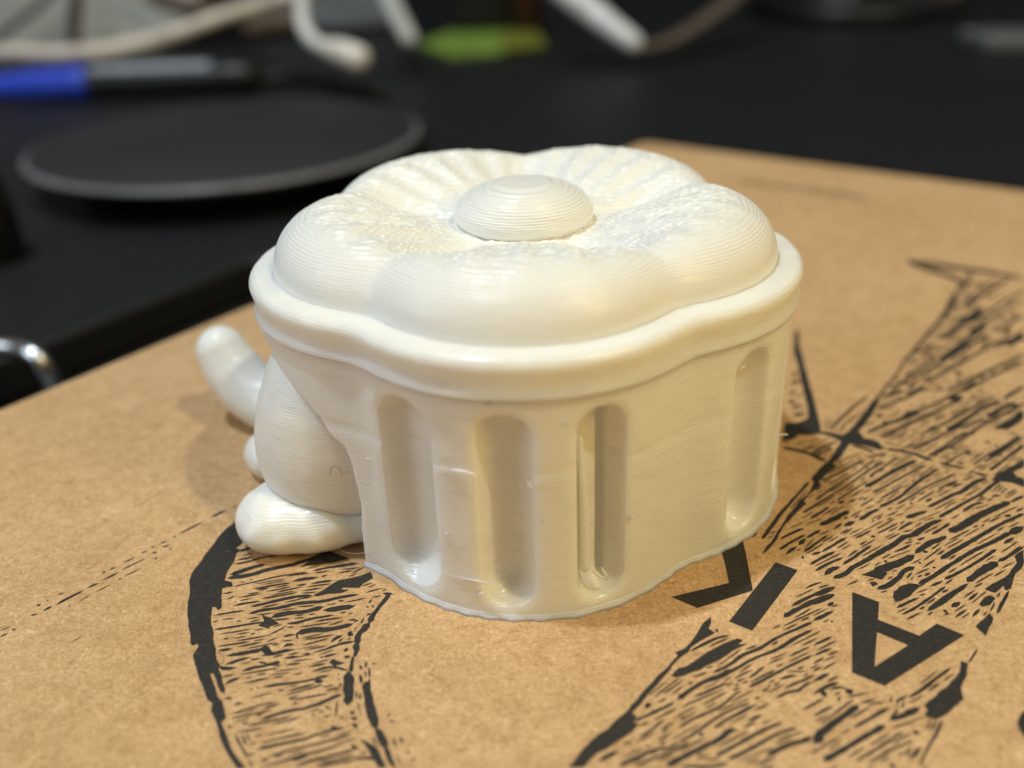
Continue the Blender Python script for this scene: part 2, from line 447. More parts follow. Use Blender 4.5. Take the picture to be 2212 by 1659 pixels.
def ring(c, r, n=64):
    return [(c[0] + r * math.cos(a), c[1] + r * math.sin(a)) for a in np.linspace(0, 2 * math.pi, n, endpoint=False)]
STROKES = """
58 -697 1955 -678 1961 -664 1968 -646 1968
22 -678 1938 -663 1942 -649 1946
39 -690 1920 -669 1924 -646 1932
35 -690 1904 -652 1914 -630 1926 -590 1933
72 -690 1864 -668 1873 -646 1887 -609 1901
63 -694 1851 -640 1861 -607 1877 -560 1890 -525 1904 -479 1929
16 -658 1833 -647 1837
16 -638 1842 -629 1844
24 -672 1819 -620 1835 -565 1853 -501 1864
45 -493 1866 -470 1874 -432 1882 -385 1890
28 -623 1807 -582 1817 -535 1826
52 -536 1830 -513 1836 -472 1842
28 -468 1843 -454 1850
39 -490 1818 -462 1825 -436 1828
28 -427 1868 -400 1870 -379 1875
24 -690 1794 -665 1800
23 -675 1773 -657 1785
19 -632 1790 -602 1796
23 -590 1796 -560 1803 -530 1812
23 -577 1782 -550 1788 -518 1795
35 -508 1794 -482 1798 -454 1804
19 -646 1768 -616 1773
34 -655 1748 -640 1755 -618 1759 -592 1763
46 -614 1743 -581 1755 -518 1773 -476 1776
19 -541 1753 -505 1765 -475 1772
48 -613 1720 -588 1730 -543 1738 -505 1750 -451 1754 -415 1765 -369 1774
22 -403 1746 -373 1754 -348 1761
26 -357 1778 -332 1788 -314 1794
19 -367 1803 -342 1814
19 -355 1796 -334 1808
26 -692 1719 -662 1726 -621 1733
18 -668 1704 -641 1707
18 -614 1702 -583 1709
21 -636 1697 -623 1698
22 -688 1696 -676 1701
66 -559 1704 -538 1714 -504 1719 -481 1721 -444 1736
32 -680 1672 -645 1677 -601 1686 -568 1691
72 -446 1722 -412 1726 -373 1734
18 -442 1740 -417 1745
39 -520 1682 -498 1684 -465 1696 -416 1705
24 -554 1647 -532 1662 -517 1678
28 -553 1695 -514 1700
76 -494 1648 -459 1658 -425 1658 -398 1663 -370 1675
34 -372 1673 -364 1686 -386 1686
22 -492 1650 -486 1630
18 -665 1656 -619 1664 -591 1671
34 -521 1640 -506 1644 -493 1645
17 -621 1633 -591 1639 -558 1646
17 -612 1613 -586 1618 -561 1626
21 -593 1651 -583 1656
17 -650 1641 -637 1643
30 -652 1606 -624 1609
56 -630 1587 -592 1594 -554 1602
40 -556 1583 -514 1593 -485 1600
13 -482 1599 -433 1609
34 -512 1606 -503 1615 -489 1613
30 -447 1586 -416 1597 -385 1613 -358 1617
47 -412 1616 -403 1629 -388 1639
16 -504 1571 -467 1577 -442 1583
29 -425 1571 -408 1577 -389 1583
55 -297 1774 -307 1753 -322 1719 -330 1698 -336 1671
75 -334 1678 -345 1655 -356 1633 -351 1603
45 -353 1607 -353 1584 -353 1566
46 -316 1774 -290 1769
21 -388 1707 -375 1711
24 -346 1699 -333 1707
18 -349 1731 -342 1726
16 -337 1734 -330 1725
22 -339 1761 -318 1765
19 -404 1841 -392 1846 -381 1855
28 -649 1640 -638 1642
17 -620 1632 -577 1640 -547 1648
20 -614 1614 -584 1621 -560 1626
36 -653 1605 -621 1608
43 -631 1587 -602 1591 -577 1598 -555 1600
43 -536 1585 -514 1595 -486 1598
17 -480 1600 -432 1609
43 -513 1610 -503 1615 -489 1613
30 -443 1589 -417 1597 -401 1607 -360 1616
53 -381 1592 -370 1591
44 -378 1570 -363 1571
43 -627 1560 -604 1571 -575 1581
26 -506 1574 -474 1578
23 -468 1583 -449 1585
22 -486 1562 -444 1569
29 -416 1574 -391 1582
23 -428 1571 -420 1573
49 -640 1558 -622 1548 -597 1551
42 -587 1539 -566 1548 -541 1553 -510 1563
28 -559 1565 -533 1558
54 -527 1560 -509 1562
32 -450 1545 -411 1553
30 -441 1528 -413 1540 -391 1540 -360 1528
19 -520 1535 -492 1538 -467 1543
22 -625 1524 -599 1532
22 -555 1526 -530 1531
18 -475 1524 -456 1527
41 -613 1502 -601 1514 -583 1521
25 -575 1503 -547 1511 -521 1517
21 -516 1517 -493 1520
33 -532 1492 -491 1498 -450 1503 -420 1513 -399 1517
58 -430 1502 -409 1501
30 -481 1476 -451 1486 -423 1496
17 -558 1486 -550 1486
21 -544 1489 -538 1489
21 -475 1455 -454 1465
20 -464 1442 -450 1445
23 -605 1463 -587 1465
26 -581 1446 -563 1451
23 -579 1420 -549 1434 -522 1443 -496 1449
37 -518 1403 -476 1421 -437 1429 -408 1440 -379 1457 -364 1463
67 -356 1618 -354 1598 -352 1573
38 -357 1577 -358 1552 -356 1519
93 -363 1528 -357 1493 -353 1467 -351 1431
31 -337 1518 -329 1488
28 -315 1505 -316 1482
84 -323 1497 -315 1465 -307 1431 -297 1398 -287 1366
68 -289 1374 -274 1345 -262 1315
47 -267 1330 -254 1295 -241 1271
21 -340 1545 -335 1528
21 -320 1538 -315 1505
20 -315 1548 -308 1546
22 -497 1390 -468 1396 -437 1407
28 -552 1395 -541 1397
19 -561 1374 -536 1377 -507 1384
19 -524 1359 -506 1366
19 -526 1341 -512 1347
22 -561 1371 -544 1343 -527 1318 -521 1308
22 -527 1318 -509 1317
34 -512 1329 -471 1340 -423 1350 -386 1366 -347 1375
32 -378 1379 -363 1374
26 -484 1310 -448 1324 -392 1339 -364 1347 -333 1358
28 -489 1287 -435 1306 -398 1317 -351 1332
33 -431 1286 -395 1299 -349 1312 -321 1320
41 -332 1333 -316 1319
28 -268 1405 -263 1401
27 -262 1389 -255 1383
24 -240 1345 -232 1332
24 -224 1312 -219 1305
25 -214 1294 -206 1288
39 -345 1414 -334 1412
41 -341 1400 -326 1394
36 -335 1387 -324 1371
24 -580 1391 -570 1386
19 -418 1412 -412 1409
22 -407 1418 -396 1419
23 -396 1433 -384 1424
19 -394 1403 -379 1410
18 -363 1402 -355 1400
24 -377 1491 -370 1488
20 -382 1506 -377 1505
20 -384 1519 -379 1518
40 -641 1549 -627 1519 -617 1498 -607 1476
31 -327 1294 -299 1300 -271 1290
18 -521 1308 -508 1286
32 -392 1283 -355 1290 -318 1296
27 -1114 1743 -1099 1748
35 -1091 1758 -1076 1774
40 -1070 1777 -1048 1802 -1022 1828
31 -1019 1835 -998 1852
31 -992 1860 -963 1891
21 -960 1898 -913 1944
27 -1003 1892 -996 1894
21 -991 1899 -976 1913
22 -966 1926 -940 1949
28 -933 1963 -921 1973
23 -916 1984 -906 1991
23 -898 2000 -882 2012
28 -906 1961 -895 1967
28 -888 1982 -871 1995
28 -893 1938 -885 1942
22 -866 1974 -860 1977
21 -954 1862 -948 1866
18 -945 1873 -914 1903
23 -872 2026 -865 2030
31 -863 2037 -840 2060 -813 2092
52 -798 2105 -784 2121 -762 2140
35 -748 2151 -742 2158
21 -1080 1813 -1067 1821
31 -1114 1777 -1105 1781
16 -1097 1793 -1093 1795
12 -1022 1785 -1000 1809
13 -992 1818 -966 1846
20 -1038 1771 -1034 1772
24 -1152 1675 -1139 1686
24 -1135 1696 -1127 1699
15 -1161 1695 -1144 1708
9 -984 1646 -966 1670
43 416 1607 423 1607
31 350 1546 380 1565 415 1584 444 1591
18 257 1422 286 1448 318 1473
19 262 1408 282 1420
51 235 1394 243 1404 251 1407
34 208 1362 244 1380 281 1399 296 1411
54 301 1413 333 1439 367 1461 402 1474 427 1492
37 385 1483 422 1502 457 1530 497 1548 540 1577 630 1623
37 402 1474 436 1493 478 1519 532 1543 575 1572 622 1598
27 333 1418 374 1437 412 1456
21 345 1395 378 1415 404 1431
25 291 1343 331 1367 380 1391 421 1425 434 1429
13 300 1367 309 1371
32 447 1438 487 1460 542 1492 600 1522
25 453 1463 478 1482 496 1498
22 423 1463 444 1475 470 1488
22 255 1338 273 1350 287 1358
27 214 1325 238 1338 269 1366
22 245 1312 281 1333
32 358 1337 384 1356 422 1377 452 1394
27 283 1305 324 1331 375 1368 413 1387 443 1400
26 182 1307 200 1314
48 131 1267 151 1282 174 1295
32 167 1257 208 1279 242 1293 266 1295 288 1310
27 197 1254 228 1270 274 1289 309 1309
53 253 1253 292 1275 335 1297 364 1312 390 1333 403 1332
34 347 1272 393 1297 442 1325 494 1348
34 366 1261 423 1290 473 1318 516 1332
33 424 1351 459 1367
21 224 1300 235 1303
39 325 1322 338 1327
31 492 1407 523 1423 542 1425 562 1440 579 1448
36 514 1457 539 1466 555 1465
48 439 1268 488 1292 515 1299 538 1309
24 487 1441 492 1443
24 421 1446 431 1447
22 451 1409 466 1412
33 278 1252 330 1249 369 1255
28 412 1245 460 1267
34 823 1656 852 1672 886 1689
18 887 1693 905 1701
29 826 1634 856 1650 906 1684 959 1723
40 885 1643 923 1664 961 1692 1006 1722
39 919 1639 928 1642
53 942 1652 969 1669
32 987 1672 1021 1698
30 935 1618 952 1630 975 1645
34 973 1618 1002 1645
32 1091 1700 1061 1664 1029 1625
20 943 1524 921 1499 904 1481
34 749 1395 783 1414 826 1445 866 1472
25 721 1376 728 1390 752 1401
58 693 1341 727 1353 764 1371
26 730 1362 746 1364
22 793 1339 766 1302 739 1272 707 1231
38 695 1246 711 1261 730 1275
42 654 1707 682 1716 713 1732
52 646 1677 675 1694 704 1707
41 676 1673 693 1680
43 630 1625 686 1656
30 608 1549 658 1576
22 667 1619 675 1624
28 600 1520 648 1542
26 593 1497 623 1515
23 587 1476 611 1490
43 579 1448 621 1471
37 568 1413 600 1432 631 1444
86 584 1415 597 1416
36 604 1423 629 1431 643 1421
61 634 1414 651 1422
60 614 1402 618 1398
26 552 1357 583 1375 601 1384
65 536 1303 576 1331 611 1356 650 1383
31 651 1386 687 1395
33 620 1326 660 1348 705 1374
23 718 1373 716 1362 694 1344
54 539 1251 578 1272 629 1301 683 1331
23 596 1246 641 1272 710 1313
23 619 1242 669 1270 722 1291
56 732 1315 732 1303
75 533 1293 559 1310
62 656 1233 665 1238
42 594 1922 630 1974 672 2033 733 2109 780 2168
80 755 2348 793 2326 826 2301 853 2262
46 826 2304 870 2339 919 2368
36 801 2319 848 2354
40 832 2291 879 2326 896 2337
66 1036 2317 1068 2305 1095 2291 1109 2283 1126 2260 1143 2247
58 1157 2240 1169 2223 1192 2210 1212 2202
57 1223 2184 1238 2168 1257 2161
39 811 2166 870 2203 916 2236 961 2263
27 770 2080 854 2152 917 2200 992 2267
31 722 2024 783 2073 864 2134 952 2209 1013 2253
26 823 2073 877 2116 936 2163
31 942 2180 1004 2229 1057 2275
70 916 2130 961 2161 1012 2199 1054 2226 1100 2253
27 865 2089 914 2125
36 925 2102 994 2148 1057 2190 1113 2227
47 920 2037 983 2076 1029 2117 1071 2154 1140 2207
37 731 1998 769 2026 799 2051
70 747 1971 775 1985 804 2003 842 2029
40 822 2060 845 2074
29 847 2061 876 2078
23 890 2071 910 2086
27 931 2071 978 2104 1019 2132
55 851 1985 895 2018 921 2032
58 806 1963 842 1983
30 776 1950 808 1978
31 969 2047 1015 2079 1079 2125 1135 2155 1177 2181
40 1044 2053 1069 2070
57 1041 2029 1080 2053 1129 2082 1160 2097 1206 2133 1247 2153
32 1096 2107 1129 2127 1169 2147
62 968 1987 999 2001 1034 2014
46 1049 1984 1111 2024 1156 2053 1203 2083 1252 2124 1292 2150
41 1135 2266 1197 2315 1273 2375 1301 2393
36 1167 2227 1215 2263 1266 2297
31 1238 2218 1297 2263 1373 2315 1436 2363
31 1271 2228 1328 2267 1398 2319 1443 2355
47 1268 2186 1309 2219 1366 2264 1419 2305
35 1201 2221 1221 2232
25 1103 2303 1136 2326 1177 2356
26 1083 2363 1130 2399
31 1071 2305 1133 2346
27 1152 2377 1189 2402
71 990 2376 1018 2361 1032 2334
52 950 2340 979 2325 1002 2297
41 966 2269 994 2282 1035 2295
34 636 1920 671 1942 710 1964
36 623 1878 662 1908 704 1935
50 634 1859 657 1880 671 1889
53 675 1893 700 1920
37 700 1920 747 1952
30 679 1865 716 1896 758 1931
39 695 1855 721 1865
41 720 1863 756 1888 800 1919
38 679 1817 713 1840 755 1865
34 685 1793 720 1817 767 1841
56 702 1777 722 1795 748 1807
36 755 1813 792 1840 823 1865 848 1882
68 718 1765 750 1780 780 1805 814 1825 844 1846 896 1879 936 1910 962 1918 1011 1954 1055 1976
29 815 1911 848 1930 870 1944
25 876 1928 908 1946 943 1969
35 928 1935 959 1958 982 1971
24 818 1884 844 1902
41 857 1915 868 1919
32 888 1852 919 1866 943 1881
103 818 1780 851 1796 885 1811 934 1840
67 936 1844 981 1879 1016 1895 1038 1908
89 1050 1922 1096 1949 1150 1985 1201 2013 1254 2041
44 1251 2036 1302 2065
45 1117 2003 1156 2032 1188 2043
47 1217 2068 1245 2069
37 1004 1915 1031 1933 1069 1960
33 961 1894 986 1907
47 957 1848 970 1851
32 952 1857 995 1878
62 803 1722 825 1729 864 1756 887 1781 918 1796
56 987 1819 1023 1844 1077 1877 1117 1903 1181 1943 1265 1988
95 831 1696 863 1718 901 1733
55 901 1733 947 1760 1004 1800 1081 1849 1137 1878 1196 1913
84 1186 1904 1214 1921 1238 1934
46 1157 1867 1195 1893
37 965 1746 1022 1777 1079 1813 1132 1850
88 1012 1734 1060 1770 1113 1802
34 887 1645 925 1674 981 1711 1015 1730
47 1113 1802 1155 1826 1189 1851 1200 1855
29 924 1723 961 1742
21 643 1731 669 1747 691 1754
40 598 1675 630 1695 678 1721 714 1736
58 571 1640 608 1665 655 1690 705 1711
35 676 1673 695 1684
56 669 1847 675 1846
45 855 1820 862 1820
37 1003 2048 1011 2050
30 882 1980 889 1982
31 926 1761 944 1773
27 956 1789 964 1791
29 931 1809 938 1810
36 1099 1963 1175 1994
27 1134 2110 1176 2135
27 1208 2179 1231 2189
41 1321 2332 1336 2327
29 818 1992 827 2002
28 1136 1941 1148 1948
49 1211 1976 1230 1985
35 1246 1994 1277 2013
39 915 2431 972 2499 1035 2570 1096 2629
55 1283 2845 1361 2942 1447 3054 1569 3215 1674 3381 1747 3486
51 1551 3172 1697 3391
188 1676 3769 1742 3733 1797 3684 1856 3649 1914 3615 2018 3536
52 1844 3623 1784 3495
126 1472 3021 1537 3067 1653 3185 1739 3279
114 1411 2852 1508 2948 1679 3117
67 1350 2914 1393 2939 1436 2974
61 1251 2750 1306 2789 1354 2830 1410 2871
66 1180 2671 1260 2732 1340 2786 1430 2860 1556 2963 1651 3035
69 1137 2625 1179 2638 1214 2660
91 1207 2612 1262 2656 1293 2678
60 1296 2694 1394 2772 1512 2862 1607 2939 1698 3000
62 1092 2542 1149 2577 1214 2611
80 1078 2461 1106 2459
53 1071 2491 1103 2511
57 1017 2409 1080 2447 1171 2498 1268 2559 1373 2630 1459 2698
50 1042 2379 1105 2416 1201 2481 1298 2541 1371 2590
125 1325 2578 1377 2606
43 1159 2384 1259 2447 1363 2521 1471 2598
80 1245 2405 1317 2457 1401 2525 1475 2566
87 1389 2466 1451 2514 1514 2547
50 1109 2307 1186 2354 1282 2417 1386 2459
49 1133 2266 1229 2324 1356 2425 1458 2491 1536 2545
56 1191 2410 1236 2435
59 1486 2573 1540 2616 1588 2653
60 1336 2633 1500 2746 1695 2874
53 1387 2629 1534 2734 1669 2820
113 1412 2749 1441 2764
57 1623 2928 1778 3044
99 1671 2943 1708 2969 1764 3015
61 1634 3142 1777 3263 1958 3414
55 1595 3061 1706 3157 1820 3259 1912 3320
53 1680 3053 1848 3188
55 1664 3263 1785 3382 1942 3518
51 1711 3317 1868 3461 1993 3566
45 1675 3297 1778 3407 1902 3535
57 1576 3148 1641 3208
53 1352 2867 1410 2909
58 1207 2694 1254 2715
51 1297 2254 1375 2313 1430 2356
42 1345 2251 1421 2310
26 1237 2264 1265 2288
32 1298 2373 1318 2386
34 1324 2337 1333 2326
39 1245 2364 1253 2366
56 858 2656 887 2679
67 848 2617 864 2623
43 842 2570 882 2590
42 902 2788 932 2812
43 882 2729 926 2760
44 830 2525 876 2544
"""
BLOTS = """
-697 2115 -728 2089 -742 2058 -757 2010 -768 1956 -776 1907 -783 1872 -781 1845 -773 1825 -767 1802 -762 1769 -755 1740 -744 1708 -737 1684 -727 1660 -718 1630 -713 1623 -708 1626 -702 1629 -698 1619 -699 1607 -702 1594 -702 1592 -692 1567 -676 1536 -660 1506 -648 1482 -638 1462 -625 1453 -622 1431 -607 1406 -595 1382 -589 1366 -575 1340 -559 1315 -545 1297 -537 1286 -520 1285 -532 1299 -549 1321 -568 1352 -582 1378 -594 1400 -588 1410 -595 1429 -606 1457 -619 1469 -628 1492 -643 1519 -651 1535 -645 1536 -634 1519 -625 1498 -614 1480 -610 1485 -620 1511 -630 1535 -637 1549 -636 1558 -648 1577 -655 1595 -657 1607 -665 1624 -675 1657 -681 1674 -689 1691 -695 1716 -700 1740 -701 1749 -693 1747 -685 1736 -679 1745 -684 1761 -685 1772 -690 1783 -691 1798 -695 1813 -686 1818 -672 1819 -677 1835 -697 1843 -697 1855 -698 1875 -695 1894 -691 1914 -693 1939 -693 1951 -685 1959 -700 1970 -693 1980 -686 1997 -688 2019 -682 2036 -693 2064 -686 2114
-525 1880 -509 1903 -493 1924 -471 1945 -438 1927 -410 1909 -448 1895 -485 1889 -509 1887
-476 1776 -457 1791 -441 1811 -424 1827 -395 1833 -370 1843 -352 1855 -344 1830 -364 1812 -372 1797 -386 1798 -410 1800 -414 1792 -395 1791 -410 1781 -443 1779 -466 1772
-582 1716 -572 1709 -557 1704 -548 1693 -536 1683 -557 1674 -554 1667 -581 1678 -571 1695
-563 1605 -552 1614 -544 1608 -536 1591 -522 1584 -539 1582
-380 1645 -372 1650 -365 1636 -376 1632
-555 1600 -547 1614 -541 1605 -534 1594 -517 1585 -538 1583
-407 1556 -399 1565 -387 1557 -371 1551 -390 1545 -391 1539 -399 1548
-316 1345 -299 1336 -284 1326 -269 1296 -258 1274 -273 1275 -287 1299 -297 1317 -306 1332
77 1259 104 1297 127 1323 158 1347 201 1391 233 1432 261 1465 283 1490 306 1515 324 1537 318 1543 342 1557 357 1573 374 1597 395 1632 415 1650 412 1631 403 1614 414 1600 397 1589 377 1576 354 1558 347 1546 328 1530 310 1511 298 1492 280 1470 269 1455 247 1431 230 1408 209 1385 216 1373 208 1359 218 1356 203 1337 170 1313 131 1288 112 1268 105 1257
300 1479 317 1498 335 1503 374 1534 420 1563 458 1580 467 1574 454 1561 476 1563 457 1554 407 1519 361 1492 328 1478 309 1474
829 1696 854 1710 872 1724 916 1733 899 1723 868 1694 843 1680 828 1676
1042 1707 1065 1725 1106 1722 1099 1707 1083 1700 1087 1719 1058 1694 1048 1699
1006 1660 1028 1681 1043 1687 1050 1676 1028 1655 1007 1650
967 1588 1014 1628 1016 1612 992 1582 975 1559
773 1374 801 1395 850 1434 879 1460 893 1488 904 1481 888 1450 862 1416 854 1387 829 1368 801 1347 781 1338 762 1349 775 1362
928 1321 937 1334 950 1348 962 1355 972 1355 980 1349 981 1335 975 1319 965 1303 950 1288 936 1285 925 1289 924 1305
579 1862 593 1875 632 1925 667 1982 706 2025 744 2065 739 2076 780 2123 806 2149 805 2167 832 2194 878 2238 869 2251 898 2280 935 2334 959 2365 942 2387 909 2336 860 2264 822 2224 788 2179 791 2162 766 2118 721 2067 693 2031 663 1987 623 1925 589 1880
1251 2141 1288 2173 1326 2200 1355 2216 1386 2238 1366 2197 1327 2176 1325 2153 1339 2141 1320 2102 1297 2126 1269 2134
786 1774 819 1789 841 1796 846 1774 826 1754 801 1768
796 1747 809 1747 812 1738 796 1731
1040 1708 1084 1734 1119 1758 1154 1795 1161 1821 1193 1842 1172 1798 1149 1769 1133 1757 1105 1716 1087 1705 1087 1717 1055 1699
1005 3117 1025 3157 988 2995 956 2810 926 2626 907 2512 888 2426 914 2417 944 2400 973 2426 1025 2495 1081 2574 1119 2619 1164 2680 1238 2777 1287 2854 1277 2818 1198 2711 1139 2633 1083 2536 1039 2472 995 2418 1001 2362 1028 2339 1038 2318 1015 2313 989 2335 954 2345 931 2360 907 2396 881 2412 854 2407 820 2410 795 2384 766 2379 800 2483 832 2481 876 2507 890 2566 915 2710 948 2884 955 2959
1667 3800 1676 3769 1724 3664 1758 3605 1777 3535 1784 3495 1740 3449 1754 3525 1729 3581 1694 3639 1659 3713 1641 3737
1108 2463 1141 2486 1173 2521 1214 2533 1209 2510 1163 2477 1120 2458
1398 2422 1459 2461 1511 2509 1497 2465 1466 2431 1412 2393 1381 2402
"""
LETTER_K = """
604 1833 647 1800 494 1602 451 1634
487 1895 549 1946 544 1882 527 1734 391 1682 340 1723 479 1764 485 1836
"""
LETTER_A = """
746 1716 793 1679 771 1622 839 1568 890 1603 933 1564 716 1429 664 1469
755 1583 805 1541 715 1483
"""

# ------------------------------------------------------------------ the desk and what bounds it
DESK_Z, BOARD_Z = -40.0, -28.0
tag(obj("lower_shelf", [(-1500, -300, DESK_Z), (1500, -300, DESK_Z), (1500, 1900, DESK_Z), (-1500, 1900, DESK_Z)], [[0, 1, 2, 3]], DESK, smooth=False), kind='structure')
tag(obj("wall", [(-1800, 1500, DESK_Z), (1800, 1500, DESK_Z), (1800, 1500, 900), (-1800, 1500, 900)], [[0, 1, 2, 3]], WALL, smooth=False), kind='structure')

# ------------------------------------------------------------------ the cardboard box
Q = Vector((43.5, 301.0))
e1 = Vector((-0.6125, -0.7905))
e2 = Vector((0.7905, -0.6125))
corners = [Q, Q + e1 * 430, Q + e1 * 430 + e2 * 430, Q + e2 * 430]
box = thing("cardboard_box", (corners[2].x, corners[2].y, DESK_Z), "brown kraft cardboard box printed with black engraving-style artwork and capital letters", "cardboard box")


def rounded(poly, r, n=6):
    out = []
    k = len(poly)
    for i in range(k):
        p, a, b = poly[i], poly[i - 1], poly[(i + 1) % k]
        da, db = (a - p).normalized(), (b - p).normalized()
        for j in range(n + 1):
            t = j / n
            s0, s1 = p + da * r, p + db * r
            out.append(s0 * (1 - t) ** 2 + p * 2 * t * (1 - t) + s1 * t * t)
    return out


prism("panel", rounded(corners, 4.0), DESK_Z, 0.0, KRAFT, box, bevel=0.9)


def rows(txt):
    return [[int(q) for q in l.split()] for l in txt.strip().splitlines()]


def xy(v):
    return [(v[i] / 20, v[i + 1] / 20) for i in range(0, len(v), 2)]


ink_v, ink_f = [], []
layer = [0.012]


def ink_poly(loops):
    z = layer[0]
    layer[0] += 0.00012
    tri = tessellate_polygon([[Vector((x, y, 0)) for x, y in l] for l in loops])
    flat = [p for l in loops for p in l]
    b = len(ink_v)
    ink_v.extend((x, y, z) for x, y in flat)
    for t in tri:
        a, bb, c = (Vector((*flat[i], 0)) for i in t)
        ink_f.append([b + i for i in (t if (bb - a).cross(c - a).z > 0 else t[::-1])])


def wobble(poly, amp, step):
    """the rough edge of a block print"""
    out = []
    for i, p in enumerate(poly):
        q = poly[(i + 1) % len(poly)]
        d = math.hypot(q[0] - p[0], q[1] - p[1])
        n = max(1, int(d / step))
        nx, ny = -(q[1] - p[1]) / max(d, 1e-6), (q[0] - p[0]) / max(d, 1e-6)
        for j in range(n):
            t = j / n
            w = random.uniform(-amp, amp) if j else random.uniform(-amp, amp) * 0.3
            out.append((p[0] + (q[0] - p[0]) * t + nx * w, p[1] + (q[1] - p[1]) * t + ny * w))
    return out


def stroke(w, pts, sharp=0.0):
    """one brush or graver line with an uneven edge and pointed ends"""
    L = sum(math.hypot(pts[i + 1][0] - pts[i][0], pts[i + 1][1] - pts[i][1]) for i in range(len(pts) - 1))
    n = max(4, min(60, int(L / 0.55)))
    P = spline([(x, y) for x, y in pts], n)
    T = np.gradient(P, axis=0)
    T /= np.maximum(np.linalg.norm(T, axis=1), 1e-9)[:, None]
    N = np.stack([-T[:, 1], T[:, 0]], -1)
    t = np.linspace(0, 1, n)
    tip = min(0.25, 0.5 * w / max(L, 0.1) + 0.015)
    env = np.clip(np.minimum(t / tip, (1 - t) / tip), 0, 1) ** 0.6
    ph = random.uniform(0, 6.3)
    slow = 1 + 0.13 * np.sin(ph + t * random.uniform(3, 9))
    up = w / 2 * env * slow * (1 + rng.uniform(-0.17, 0.17, n)) + 0.004
    dn = w / 2 * env * slow * (1 + rng.uniform(-0.17, 0.17, n)) + 0.004
    ink_poly([[tuple(p) for p in P + N * up[:, None]] + [tuple(p) for p in (P - N * dn[:, None])[::-1]]])


keep_clear = []
for r in rows(LETTER_K) + rows(LETTER_A):
    q = xy(r)
    for s0, s1 in zip(q, q[1:] + q[:1]):
        for t in np.linspace(0, 1, 12):
            keep_clear.append((s0[0] + (s1[0] - s0[0]) * t, s0[1] + (s1[1] - s0[1]) * t))
keep_clear = np.array(keep_clear)


hatch = []


for r in rows(STROKES):
    w, pts = r[0] / 100, xy(r[1:])
    w = w * 1.06
    L = math.hypot(pts[-1][0] - pts[0][0], pts[-1][1] - pts[0][1])
    stroke(w, pts)
    d = (Vector(pts[-1]) - Vector(pts[0])).normalized()
    nn0 = Vector((-d.y, d.x))
    hatch.append((w, pts, L))
for r in rows(BLOTS):
    ink_poly([wobble(xy(r), 0.10, 0.8)])
# fine graver lines between the traced ones: grown along the neighbouring stroke until they meet ink
GX, GY, CELL = -60.0, 60.0, 0.1
inked = np.zeros((2200, 1700), dtype=bool)


def stamp(x, y, r):
    i0, j0, k_ = int((x - GX) / CELL), int((y - GY) / CELL), max(1, int(r / CELL))
    inked[max(i0 - k_, 0):i0 + k_ + 1, max(j0 - k_, 0):j0 + k_ + 1] = True


def is_inked(x, y):
    i0, j0 = int((x - GX) / CELL), int((y - GY) / CELL)
    return not (0 <= i0 < 2200 and 0 <= j0 < 1700) or bool(inked[i0, j0])


for w, pts, L in hatch:
    for q in spline([(x, y) for x, y in pts], max(4, int(L / 0.12))):
        stamp(q[0], q[1], w / 2 + 0.13)
for r in rows(BLOTS) + rows(LETTER_K) + rows(LETTER_A)[:1]:
    q = np.array(xy(r))
    pad = 0.1 if r in rows(BLOTS) else 1.2
    xs = np.arange(q[:, 0].min() - pad, q[:, 0].max() + pad, CELL)
    ys = np.arange(q[:, 1].min() - pad, q[:, 1].max() + pad, CELL)
    XX, YY = np.meshgrid(xs, ys, indexing='ij')
    ins = np.zeros(XX.shape, dtype=bool)
    for (x0_, y0_), (x1_, y1_) in zip(q, np.roll(q, -1, axis=0)):
        if y0_ != y1_:
            ins ^= ((y0_ > YY) != (y1_ > YY)) & (XX < (x1_ - x0_) * (YY - y0_) / (y1_ - y0_) + x0_)
    for x, y in zip(XX[ins], YY[ins]):
        stamp(x, y, pad)
    if pad > 1:
        for (x0_, y0_), (x1_, y1_) in zip(q, np.roll(q, -1, axis=0)):
            for t in np.linspace(0, 1, 40):
                stamp(x0_ + (x1_ - x0_) * t, y0_ + (y1_ - y0_) * t, pad)


def walled(x, y, nx, ny):
    ok_ = 0
    for s_ in (-1, 1):
        for k_ in range(3, 24):
            if is_inked(x + s_ * nx * k_ * CELL, y + s_ * ny * k_ * CELL):
                ok_ += 1
                break
    return ok_ == 2


